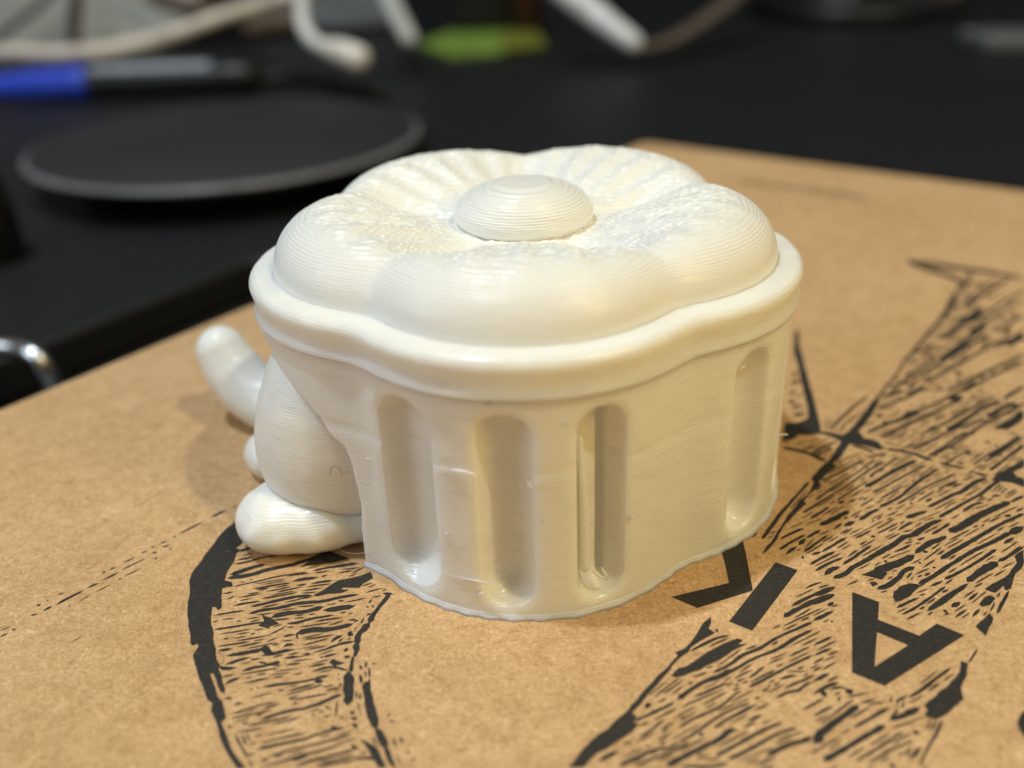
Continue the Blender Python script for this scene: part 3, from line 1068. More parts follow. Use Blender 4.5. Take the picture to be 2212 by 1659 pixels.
wl = np.cumsum([L for w, p, L in hatch])
for _ in range(3400):
    w, pts, L = hatch[int(np.searchsorted(wl, random.uniform(0, wl[-1])))]
    if L < 1.2 or pts[0][0] < -33:
        continue
    k_ = random.randrange(len(pts) - 1)
    d = (Vector(pts[k_ + 1]) - Vector(pts[k_])).normalized()
    t = random.random()
    nx, ny = -d.y, d.x
    off = random.choice((-1, 1)) * (w / 2 + random.uniform(0.25, 1.4))
    x, y = pts[k_][0] + (pts[k_ + 1][0] - pts[k_][0]) * t + nx * off, pts[k_][1] + (pts[k_ + 1][1] - pts[k_][1]) * t + ny * off
    if x < -31 or y > 215 or is_inked(x, y) or not walled(x, y, nx, ny):
        continue
    ends = []
    for s_ in (-1, 1):
        m_ = 0.0
        lim = random.uniform(0.5, 3.6)
        while m_ < lim and not is_inked(x + d.x * s_ * (m_ + 0.15), y + d.y * s_ * (m_ + 0.15)) and walled(x + d.x * s_ * (m_ + 0.15), y + d.y * s_ * (m_ + 0.15), nx, ny):
            m_ += 0.15
        ends.append((x + d.x * s_ * m_, y + d.y * s_ * m_))
    ln_ = math.hypot(ends[1][0] - ends[0][0], ends[1][1] - ends[0][1])
    if ln_ < 0.6:
        continue
    wf = random.uniform(0.11, 0.21) * (1 + 0.5 * (y > 130))
    mid = ((ends[0][0] + ends[1][0]) / 2 + nx * random.uniform(-0.05, 0.05), (ends[0][1] + ends[1][1]) / 2 + ny * random.uniform(-0.05, 0.05))
    stroke(wf, [ends[0], mid, ends[1]])
    for t in np.linspace(0, 1, max(3, int(ln_ / 0.12))):
        stamp(ends[0][0] + (ends[1][0] - ends[0][0]) * t, ends[0][1] + (ends[1][1] - ends[0][1]) * t, wf / 2 + 0.16)
# a far line of small print near the back edge of the lid
a, b = at(1607, 392, 0), at(1885, 430, 0)
d = (b - a).normalized()
n = Vector((-d.y, d.x, 0))
k = 0.0
while k < (b - a).length - 1.2:
    w = random.uniform(0.7, 1.3)
    for row in (0.0, 2.2):
        if random.random() < 0.9:
            p = a + d * k + n * (row - 1.8)
            q = [p, p + d * w, p + d * w + n * 1.1, p + n * 1.1]
            ink_poly([[(c.x, c.y) for c in q]])
    k += w + random.uniform(0.35, 0.9)
o = obj("printed_artwork", ink_v, ink_f, INK, box, smooth=False)
tag(o, kind='stuff')


def letter(loops):
    global ink_v, ink_f
    ink_v, ink_f = [], []
    ink_poly(loops)
    return obj("printed_letter", ink_v, ink_f, INK, box, smooth=False)


layer[0] = 0.012
lk = [xy(r) for r in rows(LETTER_K)]
ink_v, ink_f = [], []
for l in lk:
    ink_poly([l])
kk = obj("printed_letter", ink_v, ink_f, INK, box, smooth=False)
kk['label'] = "capital letter K partly hidden by the white ornament"
la = [xy(r) for r in rows(LETTER_A)]
ka = letter(la)
ka['label'] = "capital letter A in solid black"

# ------------------------------------------------------------------ the printed ornament
ornament = thing("flower_ornament", (CX, CY, 0), "white 3D-printed ornament with a domed five-petal flower top and fluted wall", "ornament")
ROT = math.radians(-2)


def lobes(phi, grow=0.0, k=0.7):
    r = []
    for j in range(5):
        c = phi - (math.radians(-90 + 72 * j) + ROT)
        R = 21.55 + grow
        r.append(12.4 * np.cos(c) + np.sqrt(np.maximum(R ** 2 - (12.4 * np.sin(c)) ** 2, 1.0)))
    r = np.array(r)
    m = r.max(0)
    return m + k * np.log(np.exp((r - m) / k).sum(0))


def sstep(x):
    x = np.clip(x, 0, 1)
    return x * x * (3 - 2 * x)


def vnoise(x, y, seed, octaves=3):
    """smooth repeatable noise made of rotated waves"""
    g = np.random.default_rng(seed)
    out = 0
    for o_ in range(octaves):
        for _ in range(5):
            a = g.uniform(0, 2 * math.pi)
            f = (1.7 ** o_) * g.uniform(0.6, 1.4)
            out = out + np.sin((x * np.cos(a) + y * np.sin(a)) * f + g.uniform(0, 6.3)) / (1.5 ** o_) * 0.3
    return out


NPHI = 1440
phi = np.linspace(0, 2 * math.pi, NPHI, endpoint=False)
deg = np.degrees(phi)

# wall with flutes, layer shift, foot lip and the open left side
zs = np.unique(np.concatenate([np.linspace(0, 1.2, 14), np.linspace(1.2, 26.4, 190), np.linspace(26.4, 27.4, 14)]))
Z, PHI = np.meshgrid(zs, phi, indexing='ij')
DEG = np.degrees(PHI)
Rw = lobes(PHI) - 0.55
Rw = Rw + 0.40 * np.clip(1 - Z / 0.7, 0, 1) ** 0.8 + 0.09 * np.sin(PHI * 61 + 3 * np.sin(PHI * 7)) * np.clip(1 - Z / 0.6, 0, 1)
Rw = Rw + 0.03 * sstep((18.9 - Z) / 1.2) - 0.07 * np.exp(-((Z - 18.9) / 0.7) ** 2)
Rw = Rw + 0.16 * sstep((Z - 26.4) / 0.8) 
Rw = Rw + 0.05 * vnoise(PHI * 22, Z * 0.25, 3) + 0.012 * np.sin(Z * 2 * math.pi / 0.24)
for c, hw in ((243.6, 6.2), (264.2, 4.75), (282.0, 4.5), (320.8, 4.8), (340.0, 4.8), (0.5, 4.8), (19.0, 4.8), (37.5, 4.8), (57.0, 4.8), (76.0, 4.8), (95.0, 4.8), (114.0, 4.8), (133.0, 4.8), (151.0, 4.8)):
    t = (DEG - c + 180) % 360 - 180
    w = hw * 1.1 * math.pi / 180 * 33.0
    tx = t * math.pi / 180 * 33.0
    zt, zb = 25.6 - w, 1.5 + w
    dz = np.maximum(np.maximum(Z - zt, zb - Z), 0)
    dd = np.sqrt(tx ** 2 + dz ** 2) / w
    depth = np.clip(1 - np.clip(dd, 0, 1) ** 2.9, 0, 1) ** 0.68
    Rw = Rw - 3.3 * depth
    if c == 282.0:
        Rw = Rw - 0.9 * np.exp(-((tx - 0.9) / 0.6) ** 4) * sstep((0.92 - dd) / 0.15)
    Rw = Rw - 0.22 * np.exp(-((dd - 1.02) / 0.16) ** 2)
zed = [0, 5.4, 8.7, 11, 14.4, 16.4, 17.5, 19.4, 21, 22, 23.5, 25.2, 26.0, 26.3, 30]
ped = [228, 228.2, 228.8, 228.4, 227.6, 226.3, 223.1, 220.8, 217, 213.8, 209.6, 204, 190, 150, 100]
edge = np.interp(Z, zed, ped) + 0.10 * np.sin(Z * 2 * math.pi / 0.24)
cut = np.where((DEG > 163), sstep((edge - DEG) / 1.5) * sstep((DEG - 163) / 2), 0)
cut = cut * (0.35 + 0.65 * sstep((edge - DEG) / 9))
Rw = Rw - 6.5 * cut
V = np.stack([CX + Rw * np.cos(PHI), CY + Rw * np.sin(PHI), Z], -1).reshape(-1, 3)
F = grid_faces(len(zs), NPHI, True)
nv = len(V)
V = np.vstack([V, [[CX, CY, 0.0], [CX, CY, 27.4]]])
j = np.arange(NPHI)
jn = (j + 1) % NPHI
capb = np.stack([jn, j, np.full(NPHI, nv)], -1)
top0 = (len(zs) - 1) * NPHI
capt = np.stack([top0 + j, top0 + jn, np.full(NPHI, nv + 1)], -1)
faces = F.tolist() + capb.tolist() + capt.tolist()
obj("wall", V, faces, PLA, ornament)

# rim slab under the flower
prof = [(-0.62, 27.2), (-0.36, 27.22), (-0.14, 27.36), (-0.08, 27.58), (-0.16, 27.85), (-0.30, 28.2), (-0.36, 28.8), (-0.28, 29.5), (-0.12, 30.1), (-0.03, 30.5)]
for a in np.linspace(0, math.pi / 2, 9):
    prof.append((-1.15 + 1.15 * math.cos(a), 30.75 + 1.15 * math.sin(a)))
prof += [(-2.4, 31.93), (-3.2, 31.95), (-4.5, 31.95), (-7.0, 31.9)]
rowsV = []
R_ = lobes(phi)
for g, z in prof:
    rr = lobes(phi, g) + (0.03 * vnoise(phi * 20, np.full_like(phi, z), 5))
    rowsV.append(np.stack([CX + rr * np.cos(phi), CY + rr * np.sin(phi), np.full(NPHI, z) + 0.03 * vnoise(phi * 30, np.full_like(phi, z * 2), 9)], -1))
V = np.concatenate(rowsV)
nv = len(V)
V = np.vstack([V, [[CX, CY, 27.4], [CX, CY, 31.9]]])
F = grid_faces(len(prof), NPHI, True).tolist()
F += np.stack([jn, j, np.full(NPHI, nv)], -1).tolist()
t0 = (len(prof) - 1) * NPHI
F += np.stack([t0 + j, t0 + jn, np.full(NPHI, nv + 1)], -1).tolist()
obj("rim", V, F, PLA, ornament)

# five petals, each a solid of its own with printed terraces and ribs
GROW = -3.05
LAYER = 0.30


def flower_height(r, dl, rf, ph, seed):
    u = np.abs(dl) / math.radians(36)
    s = r / rf
    crest = np.interp(s, [0, 0.30, 0.36, 0.45, 0.60, 0.75, 1.0], [34.8, 34.8, 35.5, 36.7, 37.9, 38.6, 39.1])
    valley = np.interp(s, [0, 0.30, 0.40, 0.50, 0.60, 0.70, 0.80, 0.90, 1.0], [34.7, 34.6, 34.2, 34.2, 34.8, 36.0, 37.3, 38.1, 38.4])
    drop = crest - valley
    pw = np.interp(s, [0.4, 0.7, 0.9], [1.5, 2.0, 2.4])
    h = crest - drop * np.clip(u, 0, 1) ** pw - np.where(u > 1, (u - 1) ** 2 * 18.0 + (u - 1) * pw * drop, 0)
    rib = np.cos(u * math.pi * 5.2 + 0.4) * sstep((s - 0.34) / 0.25) * sstep((1 - u) / 0.25) * sstep((0.9 - s) / 0.2)
    h = h + 0.22 * rib
    e = (1 - np.clip((s - 0.70) / 0.30, 0, 1) ** 2.2) ** (1 / 2.05)
    z = 31.9 + (h - 31.9) * e
    x, y = r * np.cos(ph), r * np.sin(ph)
    z = z + 0.035 * vnoise(x * 1.1, y * 1.1, seed) * e
    return z, e


NR = 250
for p in range(5):
    c0 = math.radians(-90 + 72 * p) + ROT
    na = 340
    ph = np.linspace(c0 - math.radians(43), c0 + math.radians(43), na)
    over = np.maximum(np.abs(ph - c0) / math.radians(36) - 1, 0)
    rf = lobes(np.clip(ph, c0 - math.radians(36), c0 + math.radians(36)), GROW, 0.8) - 12 * over ** 2
    sv = np.concatenate([np.linspace(5.0 / 27, 0.9, 190), np.linspace(0.9, 0.985, 45)[1:], np.linspace(0.985, 1.0, 18)[1:]])
    SS, PP = np.meshgrid(sv, ph, indexing='ij')
    RF = np.broadcast_to(rf, SS.shape)
    RR = SS * RF
    ZZ, E = flower_height(RR, PP - c0, RF, PP, 21)
    X, Y = RR * np.cos(PP), RR * np.sin(PP)
    jit = 0.035 * vnoise(X * 2.6, Y * 2.6, 40) + 0.02 * vnoise(X * 8, Y * 8, 41)
    q = (ZZ + jit) / LAYER
    fr = q - np.floor(q)
    zt = LAYER * (np.floor(q) + sstep((fr - 0.15) / 0.7)) - jit
    keep = 0.42 + 0.58 * sstep((E - 0.7) / 0.25)
    ZZ = ZZ + (zt - ZZ) * 0.95 * keep
    # toolpath beads: short raised dashes on the flat crowns
    bead = np.clip(vnoise(X * 2.6 + Y * 0.4, Y * 7.0, 77, 2) - 0.35, 0, 1) * 0.17
    ZZ = ZZ + bead * sstep((E - 0.8) / 0.2)
    top = np.stack([CX + X, CY + Y, ZZ], -1).reshape(-1, 3)
    nt = len(top)
    nr = len(sv)
    bot = top.copy()
    bot[:, 2] = 30.9
    F = grid_faces(nr, na, False)
    Fb = F[:, ::-1] + nt
    loop = list(range(na)) + [i * na + na - 1 for i in range(1, nr)] + [(nr - 1) * na + i for i in range(na - 2, -1, -1)] + [i * na for i in range(nr - 2, 0, -1)]
    loop = np.array(loop)
    ln = np.roll(loop, -1)
    side = np.stack([ln, loop, loop + nt, ln + nt], -1)
    F = np.vstack([F[:, ::-1], Fb[:, ::-1], side[:, ::-1]])
    F = F[:, ::-1].copy()
    obj("petal", np.vstack([top, bot]), F, PLA_TOP, ornament)

# the button in the middle of the flower
prof = []
for a in np.linspace(-0.42, math.pi / 2, 320):
    prof.append((8.6 * max(math.cos(a), 0.0004) ** (0.86 if a > 0 else 1.0), 35.8 + (3.9 if a > 0 else 3.4) * math.sin(a)))
fine = []
for r, z in prof:
    q = z / LAYER
    fr = q - math.floor(q)
    s_ = min(max((fr - 0.2) / 0.6, 0), 1)
    zt = LAYER * (math.floor(q) + s_ * s_ * (3 - 2 * s_))
    fine.append((r, z + (zt - z) * (0.95 if z > 36.2 else 0.5)))
fine = [(5.5, 33.0), (7.2, 34.0)] + fine
cx2, cy2 = CX + 0.1, CY + 0.3
ang = np.linspace(0, 2 * math.pi, 240, endpoint=False)
V = []
for r, z in fine:
    rr = r + 0.03 * np.sin(ang * 3 + z * 4) + 0.015 * np.sin(ang * 11 + z * 9)
    V.append(np.stack([cx2 + rr * np.cos(ang), cy2 + rr * np.sin(ang), np.full(240, z)], -1))
V = np.concatenate(V)
f = grid_faces(len(fine), 240, True).tolist()
f.append(list(range(240))[::-1])
f.append([len(V) - 240 + i for i in range(240)])
obj("flower_centre", V, f, PLA_TOP, ornament)

# the animal half hidden behind the cut wall: thigh, feet, tail
zt_ = [2.0, 3.0, 4.2, 6.0, 8.0, 11.0, 14.0, 18.0, 22.0, 25.0, 27.0]
xl = [-23.5, -27.6, -29.6, -31.0, -31.8, -32.2, -31.9, -30.9, -29.2, -27.6, -26.0]
xr = [-16, -14.5, -13, -12, -11, -10, -10, -10, -10.5, -11.5, -12.5]
yf = [101.5, 98.8, 97.4, 96.4, 95.9, 95.6, 95.7, 96.2, 97.6, 99.4, 101]
yb = [108, 110, 112, 113, 114, 115, 115, 115, 115, 114, 113]
zz = np.linspace(2.0, 27.0, 110)
th_ = np.linspace(0, 2 * math.pi, 160, endpoint=False)
rowsV = []


def smooth_interp(z, xs, ys):
    return np.interp(z, xs, ys)


def smoothed(ys):
    f_ = np.interp(zz, zt_, ys)
    for _ in range(40):
        f_[1:-1] = f_[1:-1] * 0.5 + (f_[:-2] + f_[2:]) * 0.25
    return f_


XL, XR, YF, YB = smoothed(xl), smoothed(xr), smoothed(yf), smoothed(yb)
for i, z in enumerate(zz):
    cxx, cyy, a_, b_ = (XL[i] + XR[i]) / 2, (YF[i] + YB[i]) / 2, (XR[i] - XL[i]) / 2, (YB[i] - YF[i]) / 2
    wv = 1 + 0.0012 * np.sin(z * 2 * math.pi / 0.24)
    rowsV.append(np.stack([cxx + a_ * wv * np.cos(th_), cyy + b_ * wv * np.sin(th_), np.full_like(th_, z)], -1))
V = np.concatenate(rowsV)
f = grid_faces(len(zz), 160, True).tolist()
f.append(list(range(160))[::-1])
f.append([len(V) - 160 + i for i in range(160)])
obj("thigh", V, f, PLA, ornament)


def blob(name, balls, lump, seed, voxel=0.33):
    """several balls grown together into one smooth solid"""
    bm = bmesh.new()
    for c, r in balls:
        mm_ = Matrix.Translation(Vector(c) * S) @ Matrix.Diagonal((r[0] * S, r[1] * S, r[2] * S, 1))
        bmesh.ops.create_icosphere(bm, subdivisions=4, radius=1.0, matrix=mm_)
    for v in bm.verts:
        p = v.co / S
        n_ = noise.noise(p * 0.55 + Vector((seed, 0, 0)))
        v.co += (v.co - Vector(balls[0][0]) * S).normalized() * n_ * lump * S
        v.co.z = max(v.co.z, 0.05 * S)
    bmesh.ops.translate(bm, vec=-base_of(ornament), verts=bm.verts)
    me = bpy.data.meshes.new(name)
    bm.to_mesh(me)
    bm.free()
    me.materials.append(PLA)
    o_ = bpy.data.objects.new(name, me)
    COL.objects.link(o_)
    o_.parent = ornament
    r_ = o_.modifiers.new("join", 'REMESH')
    r_.mode, r_.voxel_size, r_.use_smooth_shade = 'VOXEL', voxel * S, True
    s_ = o_.modifiers.new("soften", 'SMOOTH')
    s_.factor, s_.iterations = 0.5, 34
    return o_


blob("foot", [((-28.7, 100.3, 3.3), (6.1, 6.1, 4.1)), ((-25.0, 98.7, 3.4), (6.2, 4.5, 3.6)), ((-20.5, 99.0, 3.1), (4.6, 2.8, 2.9))], 0.42, 2.0)
blob("foot", [((-33.2, 117.3, 2.6), (4.6, 5.4, 3.4)), ((-28.0, 116, 3.0), (5, 4, 3))], 0.5, 8.0)
tube("tail", [tuple(at_y(u, v, y)) for u, v, y in ((640, 885, 126), (590, 872, 129), (545, 843, 131), (505, 799, 132.5), (479, 757, 133.5))], [4.0, 4.3, 4.5, 4.5, 4.25, 3.75], PLA, ornament, n=60, sides=40, caps=14)


def wall_pt(dg, z, off):
    a_ = math.radians(dg)
    r_ = float(lobes(np.array([a_]))[0]) - 0.4 + off
    return (CX + r_ * math.cos(a_), CY + r_ * math.sin(a_), z)


# loose strands of filament
tube("filament_strand", [wall_pt(250.4, 18.6, -0.06), wall_pt(254, 18.7, -0.04), wall_pt(257.6, 18.9, 0.12), wall_pt(259.4, 18.7, 0.3)], [0.02, 0.05, 0.20, 0.10], PLA, ornament, n=16, sides=8, caps=3)
tube("filament_strand", [wall_pt(268.4, 18.0, 0.0), wall_pt(269.0, 17.6, 0.35), wall_pt(269.6, 18.1, 0.6), wall_pt(269.8, 18.6, 0.7)], [0.12, 0.16, 0.15, 0.08], PLA, ornament, n=16, sides=8, caps=3)
tube("filament_strand", [wall_pt(251.0, 5.0, -0.04), wall_pt(255, 4.9, 0.0), wall_pt(259.5, 5.0, 0.1), wall_pt(260.2, 5.3, 0.5)], [0.02, 0.03, 0.14, 0.12], PLA, ornament, n=16, sides=8, caps=3)
tube("filament_strand", [wall_pt(278.3, 4.6, -0.2), wall_pt(280.0, 5.2, -0.9), wall_pt(281.5, 4.4, -0.6), wall_pt(282.6, 3.9, -0.5)], [0.15, 0.2, 0.25, 0.15], PLA, ornament, n=20, sides=8, caps=3)
tube("filament_strand", [wall_pt(283.2, 3.2, -0.8), wall_pt(283.0, 4.3, -0.5), wall_pt(282.4, 5.0, -0.9)], [0.12, 0.18, 0.12], PLA, ornament, n=14, sides=8, caps=3)
tube("filament_strand", [wall_pt(340, 8.9, -1.2), wall_pt(341, 9.0, 0.0), wall_pt(341.5, 8.9, 0.55)], [0.12, 0.10, 0.12], PLA, ornament, n=10, sides=8, caps=3)
tube("filament_strand", [(-24.5, 95.9, 1.6), (-23.6, 95.2, 2.2), (-23.4, 95.0, 3.6)], [0.03, 0.03, 0.02], PLA, ornament, n=14, sides=6, caps=0)
tube("filament_strand", [(-23.0, 96.0, 2.2), (-20.5, 94.8, 1.4), (-18.0, 93.6, 2.2), (-17.0, 92.9, 3.0)], [0.025, 0.025, 0.025], PLA, ornament, n=18, sides=6, caps=0)
for dg_, z_, r_ in ((252.3, 10.4, 0.16), (258.6, 3.2, 0.28), (270.8, 13.1, 0.10), (288.0, 11.2, 0.20), (275.0, 24.6, 0.14), (262.0, 27.0, 0.12), (232.0, 15.6, 0.14), (316.0, 24.3, 0.16)):
    p_ = wall_pt(dg_, z_, -0.06)
    q_ = wall_pt(dg_ + 0.5, z_ + 0.12, 0.02)
    tube("filament_blob", [p_, q_], [r_, r_ * 0.8], PLA, ornament, n=4, sides=8, caps=3)
# liner that shows inside the third flute
tube("filament_strand", [wall_pt(279.2, 5.0, -1.55), wall_pt(279.0, 12, -1.5), wall_pt(278.6, 18, -1.6), wall_pt(278.4, 21.5, -1.8)], [0.5, 0.55, 0.5, 0.2], PLA, ornament, n=40, sides=10, caps=3)

# a few loose hairs lying about
for name_, pts, lab in (
        ("loose_fibre", [at_y(714, 1027, 95.2), at_y(716, 1012, 95.0), at_y(726, 1007, 94.9), at_y(738, 1018, 94.8), at_y(738, 1029, 94.8)], "thin brown hair curled on the white thigh of the ornament"),
        ("loose_fibre", [at(925, 1455, 0.1), at(945, 1462, 0.35), at(962, 1472, 0.3), at(972, 1484, 0.1)], "reddish brown fibre on bare cardboard in front of the ornament"),
        ("loose_fibre", [at(470, 1408, 0.1), at(480, 1414, 0.4), at(483, 1425, 0.3), at(479, 1436, 0.1)], "tan fibre on bare cardboard beside the black curved band")):
    tag(tube(name_, [tuple(p) for p in pts], [0.026, 0.03, 0.02], HAIR, None, n=24, sides=6, caps=0), lab, "fibre")

# ------------------------------------------------------------------ blurred things behind
# desk top: its straight edge runs beside the box and turns behind the box's far side
pa, pb = at(89, 742, BOARD_Z), at(545, 560, BOARD_Z)
dr = (pb - pa).normalized()
p0 = pa - dr * 260
q1 = Q - e1 * 4 - e2 * 12
q2 = Q - e1 * 4 + e2 * 900
desk = prism("desk", [(p0.x, p0.y), (pb.x, pb.y), (q1.x, q1.y), (q2.x, q2.y), (1400, 600), (1400, 1495), (-1400, 1495), (-1400, p0.y)], BOARD_Z - 11.5, BOARD_Z, BOARD, None, bevel=1.5)
tag(desk, kind='structure')

DC = Vector((-109.4, 393.0))
DZ = 5.0
disc = thing("round_stand", (DC.x, DC.y, BOARD_Z), "low round dark grey disc with a paler rim on the black desk", "disc stand")
lathe("top_pad", DC, [(0.5, -13.6), (73.8, -13.6), (74.4, -13.3), (73.8, -12.9), (0.5, -12.9)], DISC, disc)
lathe("rim_band", DC, [(66, -16.0), (75.6, -16.0), (76.6, -15.8), (77.0, -15.2), (76.7, -14.4), (75.6, -13.7), (74.5, -13.62), (66, -13.62)], DISC_RIM, disc)
lathe("foot_ring", DC, [(1, BOARD_Z + 0.05), (58, BOARD_Z + 0.05), (58, -16.1), (1, -16.1)], BLACK, disc)

kn = at(-38, 560, BOARD_Z)
knob = thing("black_canister", (kn.x, kn.y, BOARD_Z), "black upright canister cut off by the left edge in front of the round disc", "canister")
lathe("canister_body", (kn.x, kn.y), [(1, BOARD_Z + 0.05), (12.5, BOARD_Z + 0.05), (13.4, BOARD_Z + 1.2), (12.6, BOARD_Z + 22), (11.6, BOARD_Z + 25), (1, BOARD_Z + 26)], BLACK, knob, sides=48)
lathe("canister_lid", (kn.x, kn.y), [(1, BOARD_Z + 26.1), (11.0, BOARD_Z + 26.1), (11.0, BOARD_Z + 31), (10, BOARD_Z + 32), (1, BOARD_Z + 32)], BLACK, knob, sides=48)

tag(tube("black_cable", [tuple(at(u, v, BOARD_Z) + Vector((0, 0, 3.7))) for u, v in ((520, 190), (600, 180), (690, 184), (780, 202), (850, 236), (896, 280), (900, 330), (860, 400))], [3.4, 3.6, 3.6, 3.6], BLACK, None, n=70, sides=16), "black cable curving round the far side of the dark disc", "cable")

# marker pen lying behind the disc
m0, m1 = at(-40, 227, BOARD_Z), at(560, 200, BOARD_Z)
md = (m1 - m0).normalized()
mc = lambda t: m0 + (m1 - m0) * t + Vector((0, 0, 9.2))
pen = thing("marker_pen", tuple(m0), "thick dark marker pen with a bright blue cap behind the disc", "marker pen")
tube("barrel", [tuple(mc(0.38)), tuple(mc(0.60)), tuple(mc(0.88))], [8.6, 8.8, 8.6], BLACK, pen, n=12, sides=32, caps=3)
tube("cap", [tuple(mc(0.02)), tuple(mc(0.15)), tuple(mc(0.38))], [6.2, 8.0, 9.2], BLUE, pen, n=12, sides=32, caps=4)
tube("end_plug", [tuple(mc(0.885)), tuple(mc(0.96))], [9.1, 8.8], BLACK, pen, n=8, sides=32, caps=4)
lv = []
for t in (0.42, 0.55, 0.70, 0.845):
    c = mc(t)
    for a in np.linspace(0.55, 2.3, 9):
        n_ = Vector((-md.y, md.x, 0))
        lv.append(tuple(c + (n_ * math.cos(a) + Vector((0, 0, 1)) * math.sin(a)) * 9.0))
obj("label", lv, grid_faces(4, 9, False).tolist(), GREYSHEEN, pen)  # pale strip paints the sheen along the barrel's upper side

# metal loop at the left edge of the picture
loop = thing("wire_handle", tuple(at(60, 790, BOARD_Z)), "bent shiny metal wire loop at the edge of the black desk", "wire loop")
lp = [at(-150, 742, -20), at(-40, 745, -19), at(35, 752, -19), at(72, 765, -19.5), at(95, 790, -22), at(112, 822, -27), at(125, 860, -34)]
tube("bent_rod", [tuple(p) for p in lp], [1.9, 2.1, 2.1, 2.2, 2.2, 2.2], CHROME, loop, n=50, sides=20, caps=3)

# long pale cable drooping across the top left
cable = tag(tube("thick_cable", [tuple(at_y(u, v, y)) for u, v, y in ((-150, 128, 560), (0, 114, 565), (130, 117, 570), (260, 104, 580), (380, 72, 590), (480, 36, 600), (580, 6, 615), (700, -30, 640))], [3.9, 4.2, 4.4, 4.4, 4.2, 4.2], BEIGE, None, n=60, sides=20), "thick beige cable drooping across the upper left corner", "cable")

plug = thing("charging_cord", tuple(at(760, 140, BOARD_Z)), "thin white cord bending down to a cream rounded plug on the desk", "charging cord")
tube("cord", [tuple(at_y(u, v, y)) for u, v, y in ((655, -60, 560), (652, 10, 555), (655, 52, 550), (672, 84, 545), (704, 106, 540))], [3.6, 3.7, 3.9], WHITE, plug, n=40, sides=18)
tube("plug", [tuple(at_y(u, v, y)) for u, v, y in ((700, 102, 540), (735, 112, 536), (772, 126, 532))], [4.2, 6.6, 6.8], CREAM, plug, n=24, sides=24, caps=8)

# pale sheet standing at the top left, brown post and dark strap in front of it
sheet = thing("paper_bag", tuple(at_y(180, 110, 760)), "pale grey paper bag standing behind the beige cable", "bag")
q = [at_y(-200, 150, 760), at_y(330, 108, 760), at_y(420, 20, 762), at_y(470, -120, 764), at_y(-200, -120, 760)]
bk = [p + Vector((0, 60, 0)) for p in q]
obj("bag_front", [tuple(p) for p in q + bk], [[0, 1, 2, 3, 4], [9, 8, 7, 6, 5]] + [[i, (i + 5), (i + 1) % 5 + 5, (i + 1) % 5] for i in range(5)], PAPER, sheet, smooth=False)
post = tag(tube("wooden_stick", [tuple(at_y(163, 105, 735)), tuple(at_y(162, 50, 735)), tuple(at_y(172, -60, 735))], [4.2, 4.2, 4.2], BROWN, None, n=12, sides=16), "short brown upright stick in front of the pale bag", "stick")
strap = tag(tube("grey_strap", [tuple(at_y(-60, 122, 725)), tuple(at_y(30, 54, 725)), tuple(at_y(90, 5, 725)), tuple(at_y(150, -50, 725))], [5.5, 5.5, 5.0], GREYPL, None, n=20, sides=14, flat=0.5), "dark grey strap slanting across the pale bag", "strap")
bar = tag(tube("brown_rod", [tuple(at_y(330, -6, 700)), tuple(at_y(410, 18, 700)), tuple(at_y(480, 30, 700))], [5.5, 5.5, 4.5], BROWN, None, n=16, sides=16), "brown rod end above the beige cable", "rod")
bar2 = tag(tube("cable_shade", [tuple(at_y(545, 62, 690)), tuple(at_y(600, 52, 690)), tuple(at_y(640, 48, 690))], [7, 8, 7], BROWN, None, n=12, sides=16), "brown shade under the beige cable, shaped as a short bar", "shade")  # brown bar added in place of the shadow below the cable

pouch = thing("plastic_case", tuple(at(790, 92, BOARD_Z)), "pale blue grey plastic case behind the white cord", "case")
c0 = at(560, 96, BOARD_Z)
c1 = at(870, 72, BOARD_Z)
dd_ = (c1 - c0).normalized()
nn_ = Vector((-dd_.y, dd_.x, 0))
prism("case_body", [(p.x, p.y) for p in (c0 + nn_ * 20, c1 + nn_ * 20, c1 + nn_ * 120, c0 + nn_ * 120)], BOARD_Z + 0.1, BOARD_Z + 70, BLUEGREY, pouch, bevel=9)

stripw = tag(tube("white_tube", [tuple(at_y(828, -40, 640)), tuple(at_y(850, 20, 625)), tuple(at_y(885, 84, 610))], [6.0, 6.0, 5.0], PAPER, None, n=20, sides=20), "grey white tube leaning down to the lime green pad", "tube")

# lime pad with a black box and an amber bottle on it
pad = thing("note_pad", tuple(at(1040, 110, BOARD_Z)), "lime green note pad lying flat on the far desk", "note pad")
pz = BOARD_Z + 4
pq = [at(905, 92, pz), at(968, 116, pz), at(1182, 100, pz), at(1160, 62, pz), at(985, 62, pz)]
prism("sheet_stack", [(p.x, p.y) for p in pq], BOARD_Z + 0.1, pz, GREEN, pad, bevel=0.8)
yq = [at(1085, 106, pz + 1.2), at(1180, 99, pz + 1.2), at(1160, 64, pz + 1.2), at(1080, 70, pz + 1.2)]
prism("top_sheet", [(p.x, p.y) for p in yq], pz + 0.05, pz + 1.2, YELLOWGREEN, pad, bevel=0.2)
bb = at(1045, 66, pz)
bx = thing("black_device", tuple(bb), "upright black box standing at the back of the lime green pad", "device")
w_ = 22
prism("housing", [(bb.x - w_, bb.y - 4), (bb.x + w_, bb.y - 4), (bb.x + w_, bb.y + 50), (bb.x - w_, bb.y + 50)], pz + 1.4, pz + 90, BLACK, bx, bevel=3)
amber = at(1140, 70, pz)
am = dark("amber_brown_plastic", (0.05, 0.016, 0.006), 0.3, 80)
ab = thing("amber_bottle", tuple(amber), "dark amber bottle beside the black box on the pad", "bottle")
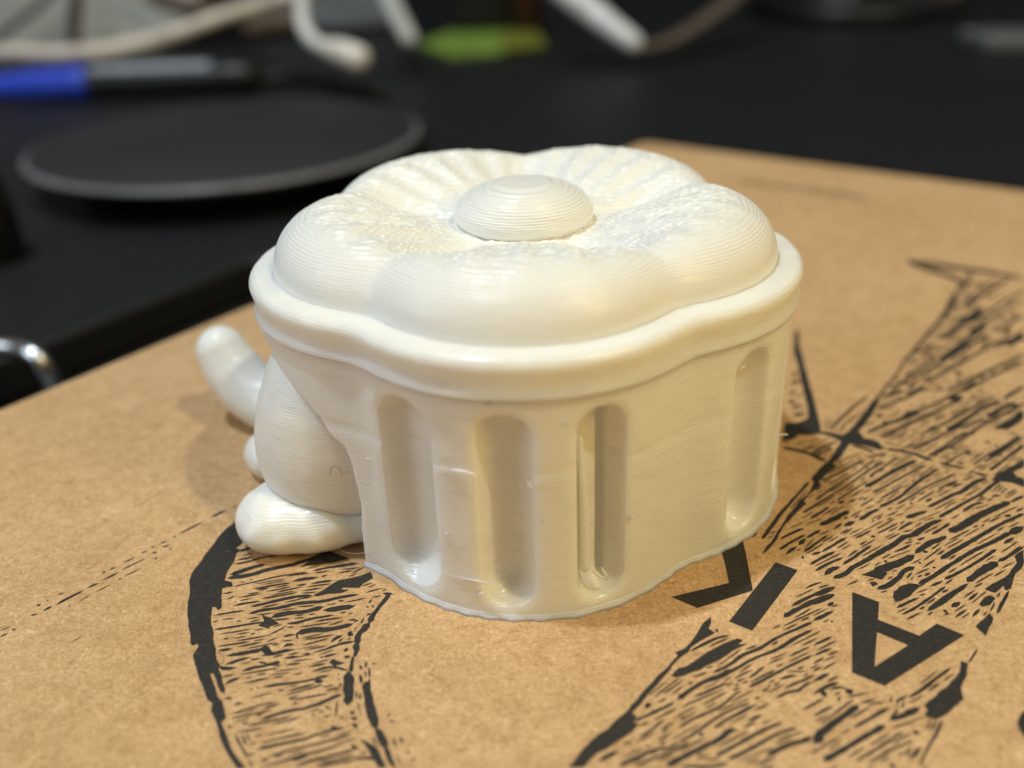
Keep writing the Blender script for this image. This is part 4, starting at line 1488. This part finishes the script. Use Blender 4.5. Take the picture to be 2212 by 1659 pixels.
lathe("bottle_body", (amber.x, amber.y + 8), [(2, pz + 1.4), (9.5, pz + 1.4), (10.5, pz + 3), (10.5, pz + 55), (9, pz + 58), (2, pz + 58)], am, ab, sides=40)

# white pen and strap right of the pad
wp = thing("white_pen", tuple(at(1370, 108, BOARD_Z)), "white pen leaning with its tip on the desk right of the green pad", "pen")
tube("pen_body", [tuple(at_y(1215, -25, 640)), tuple(at_y(1300, 42, 618)), tuple(at_y(1368, 92, 602))], [9.0, 7.8, 5.8], WHITE, wp, n=20, sides=24, caps=6)
tag(tube("leather_strap", [tuple(at_y(1385, 106, 606)), tuple(at_y(1450, 88, 620)), tuple(at_y(1530, 40, 650)), tuple(at_y(1620, -30, 700))], [5, 6.5, 7, 7], TAN, None, n=30, sides=16, flat=0.6), "dim tan strap rising from the tip of the white pen", "strap")

# round black base with grey and beige things on it at the top right
rb = at(1880, 40, BOARD_Z)
rbase = thing("desk_stand", (rb.x, rb.y, BOARD_Z), "round black base at the far right of the desk", "stand")
lathe("base_plate", (rb.x, rb.y + 40), [(2, BOARD_Z + 0.1), (78, BOARD_Z + 0.1), (82, BOARD_Z + 3), (80, BOARD_Z + 12), (60, BOARD_Z + 16), (2, BOARD_Z + 17)], BLACK, rbase, sides=80)
lathe("stem", (rb.x + 4, rb.y + 60), [(2, BOARD_Z + 17), (16, BOARD_Z + 17), (14, BOARD_Z + 40), (12, BOARD_Z + 160), (2, BOARD_Z + 160)], BLACK, rbase, sides=40)
for u0, u1, v1, ht, m_, nm, lab, ct in ((1770, 1852, 46, 40, GREYPL, "grey_cube", "small grey cube in front of the round black base", "cube"),
                                       (1935, 2075, 34, 34, TAN, "tan_tray", "tan and grey tray right of the round black base", "tray"),
                                       (2125, 2300, 116, 10, GREYPL, "grey_bar", "flat grey bar at the right edge of the far desk", "bar")):
    a_, b_ = at(u0, v1, BOARD_Z), at(u1, v1, BOARD_Z)
    o_ = prism(nm, [(a_.x, a_.y), (b_.x, b_.y), (b_.x, b_.y + 40), (a_.x, a_.y + 40)], BOARD_Z + 0.1, BOARD_Z + ht, m_, None, bevel=3)
    tag(o_, lab, ct)
